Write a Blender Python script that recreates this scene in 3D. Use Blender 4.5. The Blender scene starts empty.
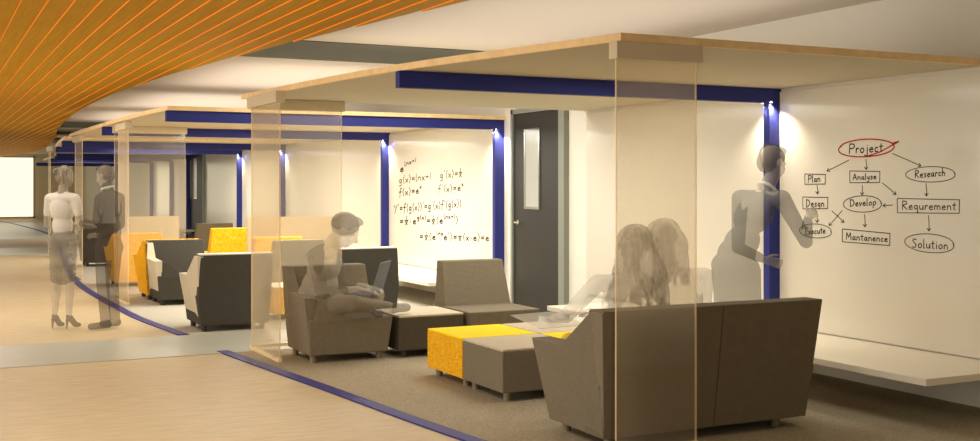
import bpy, bmesh, math, random
import numpy as np
from mathutils import Vector, Matrix
random.seed(7)
PI = math.pi
C = bpy.context.scene.collection
SC = bpy.context.scene

# ------------------------------------------------------------------ camera frame
F = 1130.0; CX = 490.0; HZ = 185.0; CH = 1.6
FW = Vector((.4472, .8944, 0)); RT = Vector((.8944, -.4472, 0))

def wall_pt(u, v, X=6.76):
    """point of the wall plane x = X that the photograph shows at (u, v)"""
    k = (u - CX) / F
    Y = (X * .8944 - k * X * .4472) / (.4472 + k * .8944)
    d = X * .4472 + Y * .8944
    return Y, CH + (HZ - v) * d / F

# ------------------------------------------------------------------ materials
def lin(c):
    return tuple((x / 12.92 if x <= .04045 else ((x + .055) / 1.055) ** 2.4) for x in [k / 255 for k in c]) + (1,)

def nodes(m):
    m.use_nodes = True
    nt = m.node_tree
    return nt, nt.nodes['Principled BSDF'], nt.nodes['Material Output']

def mat(name, col, rough=.6, spec=.5, metal=0, noise=0, scale=60, bump=0, stretch=None, col2=None, coat=0):
    m = bpy.data.materials.new(name); nt, b, out = nodes(m)
    b.inputs['Base Color'].default_value = lin(col)
    b.inputs['Roughness'].default_value = rough
    b.inputs['Specular IOR Level'].default_value = spec
    b.inputs['Metallic'].default_value = metal
    b.inputs['Coat Weight'].default_value = coat
    if noise or bump:
        tc = nt.nodes.new('ShaderNodeTexCoord'); mp = nt.nodes.new('ShaderNodeMapping')
        nt.links.new(tc.outputs['Object'], mp.inputs['Vector'])
        if stretch: mp.inputs['Scale'].default_value = stretch
        n = nt.nodes.new('ShaderNodeTexNoise'); n.inputs['Scale'].default_value = scale
        n.inputs['Detail'].default_value = 5
        nt.links.new(mp.outputs[0], n.inputs['Vector'])
        if noise:
            r = nt.nodes.new('ShaderNodeValToRGB')
            c1 = lin(col); c2 = lin(col2) if col2 else tuple(min(1, x * (1 + noise)) for x in c1[:3]) + (1,)
            c0 = tuple(x * (1 - noise) for x in c1[:3]) + (1,)
            r.color_ramp.elements[0].position = .32; r.color_ramp.elements[0].color = c0
            r.color_ramp.elements[1].position = .68; r.color_ramp.elements[1].color = c2
            nt.links.new(n.outputs['Fac'], r.inputs['Fac']); nt.links.new(r.outputs['Color'], b.inputs['Base Color'])
        if bump:
            bp = nt.nodes.new('ShaderNodeBump'); bp.inputs['Strength'].default_value = bump; bp.inputs['Distance'].default_value = .01
            nt.links.new(n.outputs['Fac'], bp.inputs['Height']); nt.links.new(bp.outputs[0], b.inputs['Normal'])
    return m

def emit(name, col, s):
    m = bpy.data.materials.new(name); nt, b, out = nodes(m)
    b.inputs['Base Color'].default_value = lin(col)
    b.inputs['Emission Color'].default_value = lin(col); b.inputs['Emission Strength'].default_value = s
    return m

def sheer(name, col, alpha, rough=.9, tint=(1, 1, 1), noise=0, scale=8, gloss=0, col2=None, stretch=(1, 1, 1), trl=0):
    """see-through surface: front faces are part opaque, back faces let everything through"""
    m = bpy.data.materials.new(name); nt, b, out = nodes(m); nt.nodes.remove(b)
    d = nt.nodes.new('ShaderNodeBsdfDiffuse'); d.inputs['Color'].default_value = lin(col)
    t = nt.nodes.new('ShaderNodeBsdfTransparent'); t.inputs['Color'].default_value = tuple(tint) + (1,)
    mx = nt.nodes.new('ShaderNodeMixShader')
    g = nt.nodes.new('ShaderNodeNewGeometry'); mt = nt.nodes.new('ShaderNodeMath'); mt.operation = 'MULTIPLY_ADD'
    mt.inputs[1].default_value = -alpha; mt.inputs[2].default_value = alpha
    nt.links.new(g.outputs['Backfacing'], mt.inputs[0])
    nt.links.new(mt.outputs[0], mx.inputs[0]); nt.links.new(t.outputs[0], mx.inputs[1])
    if trl:
        tl = nt.nodes.new('ShaderNodeBsdfTranslucent'); tl.inputs['Color'].default_value = lin(col); mt2 = nt.nodes.new('ShaderNodeMixShader'); mt2.inputs[0].default_value = trl
        nt.links.new(d.outputs[0], mt2.inputs[1]); nt.links.new(tl.outputs[0], mt2.inputs[2]); nt.links.new(mt2.outputs[0], mx.inputs[2])
    else: nt.links.new(d.outputs[0], mx.inputs[2])
    last = mx
    if noise:
        tc = nt.nodes.new('ShaderNodeTexCoord'); mp = nt.nodes.new('ShaderNodeMapping'); mp.inputs['Scale'].default_value = stretch
        n = nt.nodes.new('ShaderNodeTexNoise'); n.inputs['Scale'].default_value = scale; n.inputs['Detail'].default_value = 4
        r = nt.nodes.new('ShaderNodeValToRGB'); r.color_ramp.elements[0].position = .38; r.color_ramp.elements[1].position = .62
        r.color_ramp.elements[0].color = lin(col); r.color_ramp.elements[1].color = lin(col2 or col)
        nt.links.new(tc.outputs['Object'], mp.inputs[0]); nt.links.new(mp.outputs[0], n.inputs['Vector'])
        nt.links.new(n.outputs['Fac'], r.inputs['Fac']); nt.links.new(r.outputs[0], d.inputs['Color'])
    if gloss:
        gl = nt.nodes.new('ShaderNodeBsdfGlossy'); gl.inputs['Roughness'].default_value = .08
        m2 = nt.nodes.new('ShaderNodeMixShader'); m2.inputs[0].default_value = gloss
        nt.links.new(last.outputs[0], m2.inputs[1]); nt.links.new(gl.outputs[0], m2.inputs[2]); last = m2
    nt.links.new(last.outputs[0], out.inputs['Surface'])
    return m

M = {}
M['corridor'] = mat('corridor_floor', (192, 174, 137), .5, .3, noise=.10, scale=5, stretch=(.8, 4, 1), bump=.03)
M['band'] = mat('pale_tile', (176, 178, 164), .35, .5, noise=.04, scale=4, stretch=(.5, 3, 1))
M['carpet'] = mat('pod_carpet', (164, 153, 130), .95, .1, noise=.22, scale=70, bump=.5)
M['carpet2'] = mat('far_carpet', (178, 172, 156), .9, .1, noise=.12, scale=60, bump=.3)
M['strip'] = mat('blue_floor_strip', (42, 38, 116), .5, .3)
M['blue'] = mat('blue_lacquer', (44, 50, 124), .6, .25)
M['ceil'] = mat('main_ceiling', (222, 212, 200), .9, .1)
M['greyband'] = mat('grey_ceiling_band', (112, 112, 104), .9, .1)
M['wall'] = mat('cream_wall', (236, 230, 216), .7, .2)
M['wallleft'] = mat('tan_end_wall', (232, 218, 190), .8, .2)
M['canopy'] = mat('canopy_board', (206, 196, 172), .75, .2)
M['edge'] = mat('maple_edge', (244, 212, 156), .5, .3, noise=.08, scale=12)
M['header'] = mat('header_taupe', (212, 198, 168), .6, .3)
M['board'] = mat('gloss_whiteboard', (226, 219, 202), .16, .5)
M['bench'] = mat('bench_laminate', (238, 230, 210), .4, .4)
M['door'] = mat('charcoal_door', (46, 44, 39), .5, .4)
M['doorframe'] = mat('grey_frame', (140, 144, 132), .5, .4)
M['pane'] = mat('frosted_pane', (186, 188, 178), .2, .5)
M['metal'] = mat('brushed_metal', (200, 196, 186), .25, .5, metal=.9)
M['taupe'] = mat('taupe_fabric', (126, 116, 97), .85, .15, noise=.05, scale=26, bump=.35)
M['taupe2'] = mat('brown_taupe_fabric', (114, 103, 82), .85, .15, noise=.05, scale=26, bump=.35)
M['taupe_shaded'] = mat('shaded_taupe_fabric', (84, 76, 62), .85, .15, noise=.05, scale=26, bump=.3)  # same taupe with the shade on the ottoman's face painted in
M['taupe_lit'] = mat('taupe_lit_top', (196, 184, 160), .85, .15, noise=.04, scale=30, bump=.3)  # ottoman tops: light on the taupe fabric put into the colour
M['dark'] = mat('charcoal_fabric', (72, 68, 60), .85, .15, noise=.05, scale=40, bump=.2)
M['pale'] = mat('pale_vinyl', (202, 190, 164), .6, .3, noise=.03, scale=20)
M['white'] = mat('lit_top_white', (232, 226, 210), .5, .3)  # light on top of the dark chair backs, painted as a white cap
M['leg'] = mat('satin_leg', (150, 138, 112), .4, .4, metal=.3)
M['darkleg'] = mat('dark_leg', (60, 54, 46), .5, .4)
M['screen'] = mat('tan_screen', (190, 172, 138), .7, .2)
M['ink'] = mat('black_marker', (38, 32, 30), .7, .1)
M['olive'] = mat('olive_marker', (92, 84, 20), .7, .1)
M['red'] = mat('red_marker', (180, 24, 34), .6, .2)
M['window'] = emit('daylight_window', (255, 252, 224), 1.0)
M['wframe'] = mat('window_frame', (200, 190, 165), .6, .3)
M['lamp'] = emit('lamp_lens', (255, 244, 220), 9)

def weave(name, base, hi, lo):
    m = bpy.data.materials.new(name); nt, b, out = nodes(m)
    b.inputs['Roughness'].default_value = .85; b.inputs['Specular IOR Level'].default_value = .15
    tc = nt.nodes.new('ShaderNodeTexCoord')
    cols = []
    prev = None
    for i, s in enumerate([(14, 14, 90), (90, 90, 14)]):
        mp = nt.nodes.new('ShaderNodeMapping'); mp.inputs['Scale'].default_value = s
        n = nt.nodes.new('ShaderNodeTexNoise'); n.inputs['Scale'].default_value = 1; n.inputs['Detail'].default_value = 2
        nt.links.new(tc.outputs['Object'], mp.inputs[0]); nt.links.new(mp.outputs[0], n.inputs['Vector'])
        cols.append(n)
    ad = nt.nodes.new('ShaderNodeMath'); ad.operation = 'ADD'
    nt.links.new(cols[0].outputs['Fac'], ad.inputs[0]); nt.links.new(cols[1].outputs['Fac'], ad.inputs[1])
    r = nt.nodes.new('ShaderNodeValToRGB')
    e = r.color_ramp.elements; e[0].position = .3; e[0].color = lin(lo); e[1].position = .72; e[1].color = lin(hi)
    md = nt.nodes.new('ShaderNodeMath'); md.operation = 'MULTIPLY'; md.inputs[1].default_value = .5
    nt.links.new(ad.outputs[0], md.inputs[0]); nt.links.new(md.outputs[0], r.inputs['Fac'])
    mid = r.color_ramp.elements.new(.5); mid.color = lin(base)
    nt.links.new(r.outputs[0], b.inputs['Base Color'])
    return m
M['yellow'] = weave('yellow_weave', (240, 178, 22), (252, 214, 90), (226, 150, 8))

def plank_mat():
    m = bpy.data.materials.new('amber_planks'); nt, b, out = nodes(m)
    b.inputs['Roughness'].default_value = .6; b.inputs['Specular IOR Level'].default_value = .12
    tc = nt.nodes.new('ShaderNodeTexCoord'); mp = nt.nodes.new('ShaderNodeMapping'); mp.inputs['Scale'].default_value = (30, 1.0, 30)
    n = nt.nodes.new('ShaderNodeTexNoise'); n.inputs['Scale'].default_value = 1.3; n.inputs['Detail'].default_value = 4
    r = nt.nodes.new('ShaderNodeValToRGB')
    r.color_ramp.elements[0].position = .3; r.color_ramp.elements[0].color = lin((196, 146, 0))
    r.color_ramp.elements[1].position = .7; r.color_ramp.elements[1].color = lin((210, 160, 0))
    nt.links.new(tc.outputs['Object'], mp.inputs[0]); nt.links.new(mp.outputs[0], n.inputs['Vector'])
    nt.links.new(n.outputs['Fac'], r.inputs['Fac']); nt.links.new(r.outputs[0], b.inputs['Base Color'])
    return m
M['plank'] = plank_mat()
M['plankedge'] = emit('glowing_plank_seam', (255, 136, 14), .42)  # risers given a mild orange glow of their own, no strip modelled
M['glass'] = sheer('amber_tinted_glass', (236, 224, 196), .24, tint=(.98, .95, .90), gloss=.035, trl=.6)
M['glass2'] = sheer('pale_glass', (236, 228, 208), .2, tint=(.98, .96, .93), gloss=.03, trl=.5)
M['glassedge'] = sheer('polished_glass_edge', (250, 226, 180), .55)
M['channel'] = mat('pale_floor_channel', (236, 214, 172), .4, .4)
M['glass3'] = sheer('peach_tinted_glass', (240, 224, 192), .34, tint=(.98, .95, .90), gloss=.03, trl=.5)
M['yellow_lit'] = mat('yellow_lit_top', (255, 214, 20), .8, .15, noise=.04, scale=30, bump=.2)  # lit tops of the yellow ottomans, brightness put into the colour

# ------------------------------------------------------------------ mesh helpers
def obj(name, bm, m, parent=None, smooth=False, bevel=0, seg=2):
    me = bpy.data.meshes.new(name)
    bmesh.ops.recalc_face_normals(bm, faces=bm.faces[:])
    bm.to_mesh(me); bm.free()
    o = bpy.data.objects.new(name, me); C.objects.link(o)
    for k in (m if isinstance(m, (list, tuple)) else [m]): me.materials.append(M[k] if isinstance(k, str) else k)
    if smooth:
        for p in me.polygons: p.use_smooth = True
    if bevel:
        b = o.modifiers.new('bevel', 'BEVEL'); b.width = bevel; b.segments = seg; b.limit_method = 'ANGLE'
    if parent: o.parent = parent
    return o

def tag(o, label=None, cat=None, group=None, kind=None):
    if label: o['label'] = label
    if cat: o['category'] = cat
    if group: o['group'] = group
    if kind: o['kind'] = kind
    return o

def thing(name, label, cat, loc=(0, 0, 0), rz=0, group=None):
    o = bpy.data.objects.new(name, None); C.objects.link(o); o.empty_display_size = .1
    o.location = loc; o.rotation_euler = (0, 0, rz)
    return tag(o, label, cat, group)

def struct(name, bm, m, **k):
    return tag(obj(name, bm, m, **k), kind='structure')

def BM(): return bmesh.new()

def box(bm, x0, x1, y0, y1, z0, z1, mi=0):
    vs = [bm.verts.new((x, y, z)) for z in (z0, z1) for x, y in ((x0, y0), (x1, y0), (x1, y1), (x0, y1))]
    for f in ((3, 2, 1, 0), (4, 5, 6, 7), (0, 1, 5, 4), (1, 2, 6, 5), (2, 3, 7, 6), (3, 0, 4, 7)):
        bm.faces.new([vs[i] for i in f]).material_index = mi
    return vs

def bx(*a):
    b = BM(); box(b, *a); return b

def tbox(bot, top, z0, z1):
    """box whose bottom rectangle and top rectangle (x0,x1,y0,y1) differ"""
    b = BM(); vs = []
    for (x0, x1, y0, y1), z in ((bot, z0), (top, z1)):
        vs += [b.verts.new((x, y, z)) for x, y in ((x0, y0), (x1, y0), (x1, y1), (x0, y1))]
    for f in ((3, 2, 1, 0), (4, 5, 6, 7), (0, 1, 5, 4), (1, 2, 6, 5), (2, 3, 7, 6), (3, 0, 4, 7)):
        b.faces.new([vs[i] for i in f])
    return b

def cyl(bm, p, q, r0, r1=None, n=16, caps=True):
    r1 = r0 if r1 is None else r1
    p, q = Vector(p), Vector(q); ax = (q - p).normalized()
    s = ax.orthogonal().normalized(); t = ax.cross(s)
    A = [bm.verts.new(p + (s * math.cos(a) + t * math.sin(a)) * r0) for a in [2 * PI * i / n for i in range(n)]]
    B = [bm.verts.new(q + (s * math.cos(a) + t * math.sin(a)) * r1) for a in [2 * PI * i / n for i in range(n)]]
    for i in range(n): bm.faces.new((A[i], A[(i + 1) % n], B[(i + 1) % n], B[i]))
    if caps: bm.faces.new(A[::-1]); bm.faces.new(B)

def prism(pts, axis, a0, a1, shift=None):
    """polygon pts extruded along axis ('x': pts are (y,z); 'y': pts are (x,z); 'z': pts are (x,y))"""
    b = BM(); L = []
    for k, a in enumerate((a0, a1)):
        row = []
        for i, (s, t) in enumerate(pts):
            d = shift[k][i] if shift and shift[k] else 0
            v = {'x': (a + d, s, t), 'y': (s, a + d, t), 'z': (s, t, a + d)}[axis]
            row.append(b.verts.new(v))
        L.append(row)
    n = len(pts)
    b.faces.new(L[0]); b.faces.new(L[1][::-1])
    for i in range(n): b.faces.new((L[0][i], L[0][(i + 1) % n], L[1][(i + 1) % n], L[1][i]))
    return b

def interp(pts, y):
    """smooth curve x(y) through control points"""
    ys = [p[0] for p in pts]; xs = [p[1] for p in pts]; n = len(pts)
    if y <= ys[0]: i = 0
    elif y >= ys[-1]: i = n - 2
    else: i = max(k for k in range(n - 1) if ys[k] <= y)
    def sl(k):
        if k <= 0: return (xs[1] - xs[0]) / (ys[1] - ys[0])
        if k >= n - 1: return (xs[-1] - xs[-2]) / (ys[-1] - ys[-2])
        return (xs[k + 1] - xs[k - 1]) / (ys[k + 1] - ys[k - 1])
    h = ys[i + 1] - ys[i]; t = (y - ys[i]) / h
    if t < 0 or t > 1:
        return xs[i] + sl(i) * (y - ys[i]) if t < 0 else xs[i + 1] + sl(i + 1) * (y - ys[i + 1])
    m0, m1 = sl(i) * h, sl(i + 1) * h
    return (2 * t**3 - 3 * t**2 + 1) * xs[i] + (t**3 - 2 * t**2 + t) * m0 + (-2 * t**3 + 3 * t**2) * xs[i + 1] + (t**3 - t**2) * m1

CAN = [(5.6, 3.66), (7.8, 3.14), (9.5, 2.93), (11.1, 2.80), (13.1, 2.45), (17, 2.30), (22, 2.30), (28, 2.7), (34, 3.3), (41, 3.65), (48, 3.75), (57, 3.2)]
STR = [(5, 3.32), (6.37, 3.06), (8.5, 2.82), (10.83, 2.56), (12.2, 2.46), (14.4, 2.27), (20, 2.25), (29.5, 3.0), (38.6, 3.58), (46, 3.45), (57, 2.9)]
ORG = [(2, 4.6), (5, 3.9), (7.14, 3.46), (8.7, 3.2), (11.3, 2.84), (14, 2.57), (18.1, 2.39), (23.2, 2.5), (28.4, 2.8), (34.8, 3.34), (47.8, 3.85), (57, 3.1)]
WX = 6.76       # the long wall
YE = 57.2      # the end wall
ZC = 3.06

# ------------------------------------------------------------------ setting
def sheet(pts_fn_l, pts_fn_r, y0, y1, z, n=30, thick=.02):
    b = BM(); rows = []
    for i in range(n + 1):
        y = y0 + (y1 - y0) * i / n
        xl, xr = pts_fn_l(y), pts_fn_r(y)
        rows.append([b.verts.new((xl, y, z)), b.verts.new((xr, y, z)), b.verts.new((xr, y, z - thick)), b.verts.new((xl, y, z - thick))])
    for a, c in zip(rows, rows[1:]):
        for k in range(4): b.faces.new((a[k], a[(k + 1) % 4], c[(k + 1) % 4], c[k]))
    b.faces.new(rows[0][::-1]); b.faces.new(rows[-1])
    return b

struct('floor', bx(-9, WX, -4, YE, -.1, 0), 'corridor')
struct('floor_cross_walk', bx(-9, WX, 10.72, 12.18, 0, .006), 'band')
struct('floor_far_walk', bx(-9, WX, 27.9, 31, 0, .006), 'band')
struct('floor_end_walk', bx(-9, WX, 36, 52, 0, .006), 'band')
st = lambda y: interp(STR, y)
struct('floor_carpet_front', sheet(lambda y: st(y), lambda y: WX, 1.0, 10.72, .004, 30, .004), 'carpet')
struct('floor_carpet_middle', sheet(lambda y: st(y), lambda y: WX, 12.18, 27.9, .004, 30, .004), 'carpet2')
struct('floor_carpet_far', sheet(lambda y: st(y), lambda y: WX, 31, 36, .004, 12, .004), 'carpet2')
w = .055
def strip_obj(y0, y1, n):
    tag(obj('floor_strip', sheet(lambda y: st(y) - w, lambda y: st(y) + w, y0, y1, .011, n, .010), 'strip'), kind='structure')
strip_obj(4.2, 10.86, 30); strip_obj(12.2, YE - .3, 70)

struct('ceiling', bx(-9, WX, -4, YE, ZC, ZC + .12), 'ceil')
b = BM()
for y0, y1 in ((11.03, 12.62), (27.6, 30.2), (33, 34.2), (37, 38.6)): box(b, 1.2, WX, y0, y1, ZC - .012, ZC + .004)
struct('ceiling_band', b, 'greyband')
struct('wall_right', bx(WX, WX + .15, -4, YE, 0, ZC), 'wall')
struct('light_block_wall', bx(4.2, WX, 2.9, 3.0, 0, ZC), 'wall')  # unseen partition added to cut world light on the long wall
struct('wall_end', bx(-9, WX, YE, YE + .15, 0, ZC), 'wallleft')
# window in the end wall
b = BM(); box(b, -6, 4.6, YE - .05, YE - .02, .12, 2.88)
struct('window_1', b, 'window')
b = BM()
for x in (-6, -4, -2, 0, 2.05, 4.6): box(b, x - .05, x + .05, YE - .12, YE - .05, .05, 2.95)
box(b, -6, 4.65, YE - .12, YE - .05, .05, .12); box(b, -6, 4.65, YE - .12, YE - .05, 2.88, 2.95)
tag(obj('window_frame', b, 'wframe'), kind='structure')

# amber plank ceiling with curved edge, boards run along the corridor
pl, pr = BM(), BM()
Z0 = 2.90; PW = .17
x = -5.0
segs = [2 + .2 * i for i in range(277)]
while x < 4.6:
    prev = None
    for y in segs:
        xr = min(x + PW, interp(ORG, y)); y_ = min(y, YE)
        if xr <= x + .002: prev = None; continue
        # each board is tilted a little so that it overlaps the next like siding; the ends follow the curve
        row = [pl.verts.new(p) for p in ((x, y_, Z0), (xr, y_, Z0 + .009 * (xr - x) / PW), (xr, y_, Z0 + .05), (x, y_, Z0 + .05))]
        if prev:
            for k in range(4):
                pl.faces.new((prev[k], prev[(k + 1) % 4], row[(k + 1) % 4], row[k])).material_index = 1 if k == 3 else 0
        else: pl.faces.new(row[::-1])
        prev = row
    if prev: pl.faces.new(prev)
    x += PW
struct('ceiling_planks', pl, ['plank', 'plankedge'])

# ------------------------------------------------------------------ canopies
can = lambda y: interp(CAN, y)
CZ = 2.45
def canopy(y0, y1, label, n=14):
    t = thing('canopy', label, 'canopy', (0, 0, 0), 0, None)
    obj('soffit_board', sheet(lambda y: can(y) + .03, lambda y: WX, y0 + .03, y1, CZ + .045, n, .045), 'canopy', t)
    b = BM(); rows = []
    for i in range(n + 1):
        y = y0 + (y1 - y0) * i / n; xx = can(y)
        rows.append([b.verts.new((xx, y, CZ + .047)), b.verts.new((xx + .03, y, CZ + .047)), b.verts.new((xx + .03, y, CZ - .002)), b.verts.new((xx, y, CZ - .002))])
    for a, c in zip(rows, rows[1:]):
        for k in range(4): b.faces.new((a[k], a[(k + 1) % 4], c[(k + 1) % 4], c[k]))
    b.faces.new(rows[0][::-1]); b.faces.new(rows[-1])
    xf = can(y0)
    box(b, xf + .03, WX, y0, y0 + .03, CZ - .002, CZ + .047)
    obj('edge_band', b, 'edge', t)
    return t
canopy(5.6, 11.1, 'large cream canopy with maple edge over the sofa and ottomans')
canopy(13.06, 16.95, 'cream canopy behind the grey ceiling band, over the dark back-turned chairs')
canopy(17.05, 21.2, 'cream canopy with maple edge, third from the front along the corridor')
canopy(22.2, 27.5, 'small distant cream canopy, fourth from the front along the corridor')
canopy(31.6, 35.5, 'tiny far cream canopy beyond the second grey ceiling band')
canopy(37.5, 42, 'farthest tiny cream canopy near the bright end window')

# ------------------------------------------------------------------ blue beams with posts
def beam_post(y, label, post=True):
    t = thing('beam_and_post', label, 'beam', (0, y, 0), 0, None)
    x0 = can(y + .05) + .0
    obj('beam', bx(x0, WX, 0, .08, CZ - .128, CZ - .003), 'blue', t, bevel=.003)
    if post: obj('post', bx(WX - .135, WX, 0, .08, .352, CZ - .128), 'blue', t, bevel=.003)
    return t
PU = lambda u: wall_pt(u, 200, WX - .07)[0]
BY = [7.77, 13.10, PU(386), PU(283), PU(240), 32.4, PU(172), PU(152), 46]
BL = ['dark blue beam across the front canopy, turning down beside the flow chart',
      'blue beam and post ending beside the tall charcoal door, right of the equations',
      'blue beam and post at the left edge of the equations board',
      'blue beam and post seen through the glass left of the seated person',
      'blue beam and post right of the far door with two slit windows',
      'distant blue beam and post just beyond the second grey walkway',
      'distant blue beam and post, right one of the two thin far frames',
      'distant blue beam and post, left one of the two thin far frames',
      'farthest blue beam and post, near the bright end window']
for y, l in zip(BY, BL): beam_post(y, l)

# ------------------------------------------------------------------ wall-mounted whiteboards
def whiteboard(y0, y1, label, z0=.36, z1=2.42):
    t = thing('whiteboard', label, 'whiteboard', (WX - .002, (y0 + y1) / 2, 0))
    h = (y1 - y0) / 2
    obj('panel', bx(-.02, 0, -h, h, z0, z1), 'board', t)
    return t
wb1 = whiteboard(3.02, 7.765, 'glossy whiteboard wall with a hand-drawn flow chart and red oval')
wb1b = whiteboard(7.88, 11.02, 'blank glossy whiteboard behind the leaning man, left of the front blue post')
wb2 = whiteboard(13.19, BY[2] - .01, 'whiteboard with handwritten equations left of the charcoal door')
whiteboard(BY[2] + .09, BY[3] - .01, 'blank whiteboard left of the equations board, behind the seated person')
whiteboard(BY[3] + .09, BY[4] - .01, 'narrow blank whiteboard seen through the pale glass panel')
whiteboard(BY[4] + .09, 30.6, 'blank lit whiteboard right of the far door with slit windows')
whiteboard(35.3, BY[6] - .01, 'small distant whiteboard right of the thin blue frames')
whiteboard(BY[6] + .09, BY[7] - .01, 'small distant whiteboard between the two thin blue frames')

# stroke lettering
G = {
 'P': (.6, [[(0.05,0),(.1,1)],[(.1,1),(.5,.95),(.58,.72),(.4,.5),(.08,.48)]]),
 'p': (.5, [[(.05,-.4),(.08,.5)],[(.08,.45),(.35,.52),(.42,.25),(.25,.02),(.06,.08)]]),
 'r': (.35, [[(.05,0),(.08,.5)],[(.08,.32),(.2,.5),(.34,.48)]]),
 'o': (.48, [[(.22,.5),(.04,.3),(.1,.04),(.3,.02),(.42,.25),(.35,.46),(.22,.5)]]),
 'j': (.3, [[(.2,.5),(.18,-.3),(.02,-.4),(-.08,-.25)],[(.2,.72),(.21,.76)]]),
 'e': (.45, [[(.06,.26),(.38,.3),(.3,.5),(.1,.42),(.04,.18),(.18,0),(.4,.08)]]),
 'c': (.42, [[(.36,.42),(.2,.5),(.05,.28),(.12,.03),(.36,.06)]]),
 't': (.38, [[(.18,.85),(.16,.08),(.3,.02)],[(.0,.55),(.36,.58)]]),
 'l': (.22, [[(.08,1),(.06,.0),(.16,.02)]]),
 'a': (.48, [[(.36,.44),(.15,.5),(.04,.22),(.14,.02),(.34,.2),(.38,.48)],[(.38,.48),(.36,.08),(.46,.02)]]),
 'n': (.48, [[(.05,0),(.06,.5)],[(.06,.36),(.24,.52),(.38,.38),(.4,0)]]),
 'm': (.7, [[(.05,0),(.06,.5)],[(.06,.36),(.2,.52),(.32,.38),(.33,0)],[(.33,.36),(.48,.52),(.6,.38),(.62,0)]]),
 'A': (.62, [[(0,0),(.28,1),(.56,0)],[(.1,.36),(.46,.4)]]),
 'y': (.45, [[(.04,.5),(.1,.15),(.28,.12),(.38,.5)],[(.38,.5),(.3,-.3),(.06,-.38)]]),
 's': (.38, [[(.34,.46),(.14,.5),(.08,.34),(.28,.2),(.24,.02),(.02,.04)]]),
 'R': (.6, [[(.05,0),(.08,1)],[(.08,1),(.46,.95),(.5,.68),(.1,.5),(.54,0)]]),
 'h': (.46, [[(.06,1),(.05,0)],[(.05,.34),(.22,.5),(.36,.36),(.38,0)]]),
 'D': (.66, [[(.08,0),(.08,1)],[(.0,.98),(.42,.9),(.6,.5),(.4,.08),(.02,.0)]]),
 'g': (.46, [[(.36,.46),(.14,.5),(.05,.24),(.16,.04),(.34,.2),(.37,.48),(.34,-.3),(.06,-.36)]]),
 'v': (.4, [[(.03,.5),(.17,0),(.36,.52)]]),
 'q': (.46, [[(.36,.46),(.14,.5),(.05,.24),(.16,.04),(.34,.2),(.37,.48),(.36,-.4),(.46,-.3)]]),
 'u': (.48, [[(.05,.5),(.08,.08),(.26,.02),(.38,.2),(.4,.5)],[(.4,.5),(.44,0)]]),
 'E': (.55, [[(.48,.98),(.08,.95),(.06,.02),(.5,.04)],[(.08,.5),(.4,.53)]]),
 'x': (.42, [[(.03,.5),(.36,0)],[(.36,.5),(.03,0)]]),
 'M': (.78, [[(.04,0),(.12,1),(.36,.35),(.6,1),(.7,0)]]),
 'S': (.55, [[(.48,.88),(.25,1),(.08,.8),(.25,.55),(.45,.35),(.35,.05),(.04,.06)]]),
 'i': (.22, [[(.1,.5),(.1,0)],[(.1,.7),(.11,.74)]]),
 '+': (.5, [[(.05,.4),(.42,.4)],[(.23,.6),(.23,.2)]]),
 '1': (.25, [[(.12,.9),(.1,0)]]),
 '(': (.28, [[(.24,1),(.06,.5),(.2,-.15)]]),
 ')': (.28, [[(.04,1),(.22,.5),(.06,-.15)]]),
 '=': (.5, [[(.06,.5),(.42,.52)],[(.06,.28),(.42,.3)]]),
 "'": (.16, [[(.1,1.05),(.06,.8)]]),
 'f': (.4, [[(.4,.95),(.24,1),(.18,.6),(.12,-.3)],[(.02,.5),(.34,.52)]]),
 'Y': (.55, [[(.02,.9),(.2,.5)],[(.5,.95),(.12,-.25)]]),
 '.': (.3, [[(.12,.32),(.18,.32)]]),
 '#': (.5, [[(.25,1.1),(.24,.62)],[(.04,.5),(.44,.52)],[(.1,.4),(.38,-.1)],[(.38,.4),(.08,-.1)]]),
 ' ': (.35, []),
}
def lay(text, u0, v0, u1, v1, h):
    """strokes of the text between two photograph points on the wall, letter height h"""
    W = 0; sup = False; items = []
    for ch in text:
        if ch == '^': sup = not sup; continue
        wd, st_ = G[ch]; s = .62 if sup else 1
        items.append((W, s, .62 if sup else 0, st_)); W += (wd + .09) * s
    out = []; dx, dy = (u1 - u0) / W, (v1 - v0) / W
    for o, s, up, st_ in items:
        for poly in st_:
            out.append([(u0 + dx * (o + px * s), v0 + dy * (o + px * s) - h * (up + py * s)) for px, py in poly])
    return out

def ink(name, strokes, m, parent, wd=.9, X=WX - .022):
    """flat marker strokes lying on the board; coordinates go from the photograph onto the board plane"""
    b = BM()
    ox, oy = parent.location.x, parent.location.y
    for poly in strokes:
        P = [Vector((X - .0015,) + wall_pt(u, v, X)) for u, v in poly]
        d0 = (P[0].x * .4472 + P[0].y * .8944) * wd / F
        for a, c in zip(P, P[1:]):
            t = (c - a)
            if t.length < 1e-5: continue
            t.normalize(); nrm = Vector((0, -t.z, t.y)) * d0 * .5; e = t * d0 * .25
            q = [a - e + nrm, c + e + nrm, c + e - nrm, a - e - nrm]
            lo = [b.verts.new((p.x - ox, p.y - oy, p.z)) for p in q]
            hi = [b.verts.new((p.x - ox + .0012, p.y - oy, p.z)) for p in q]
            b.faces.new(lo); b.faces.new(hi[::-1])
            for k in range(4): b.faces.new((lo[k], lo[(k + 1) % 4], hi[(k + 1) % 4], hi[k]))
    return obj(name, b, m, parent)

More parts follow.
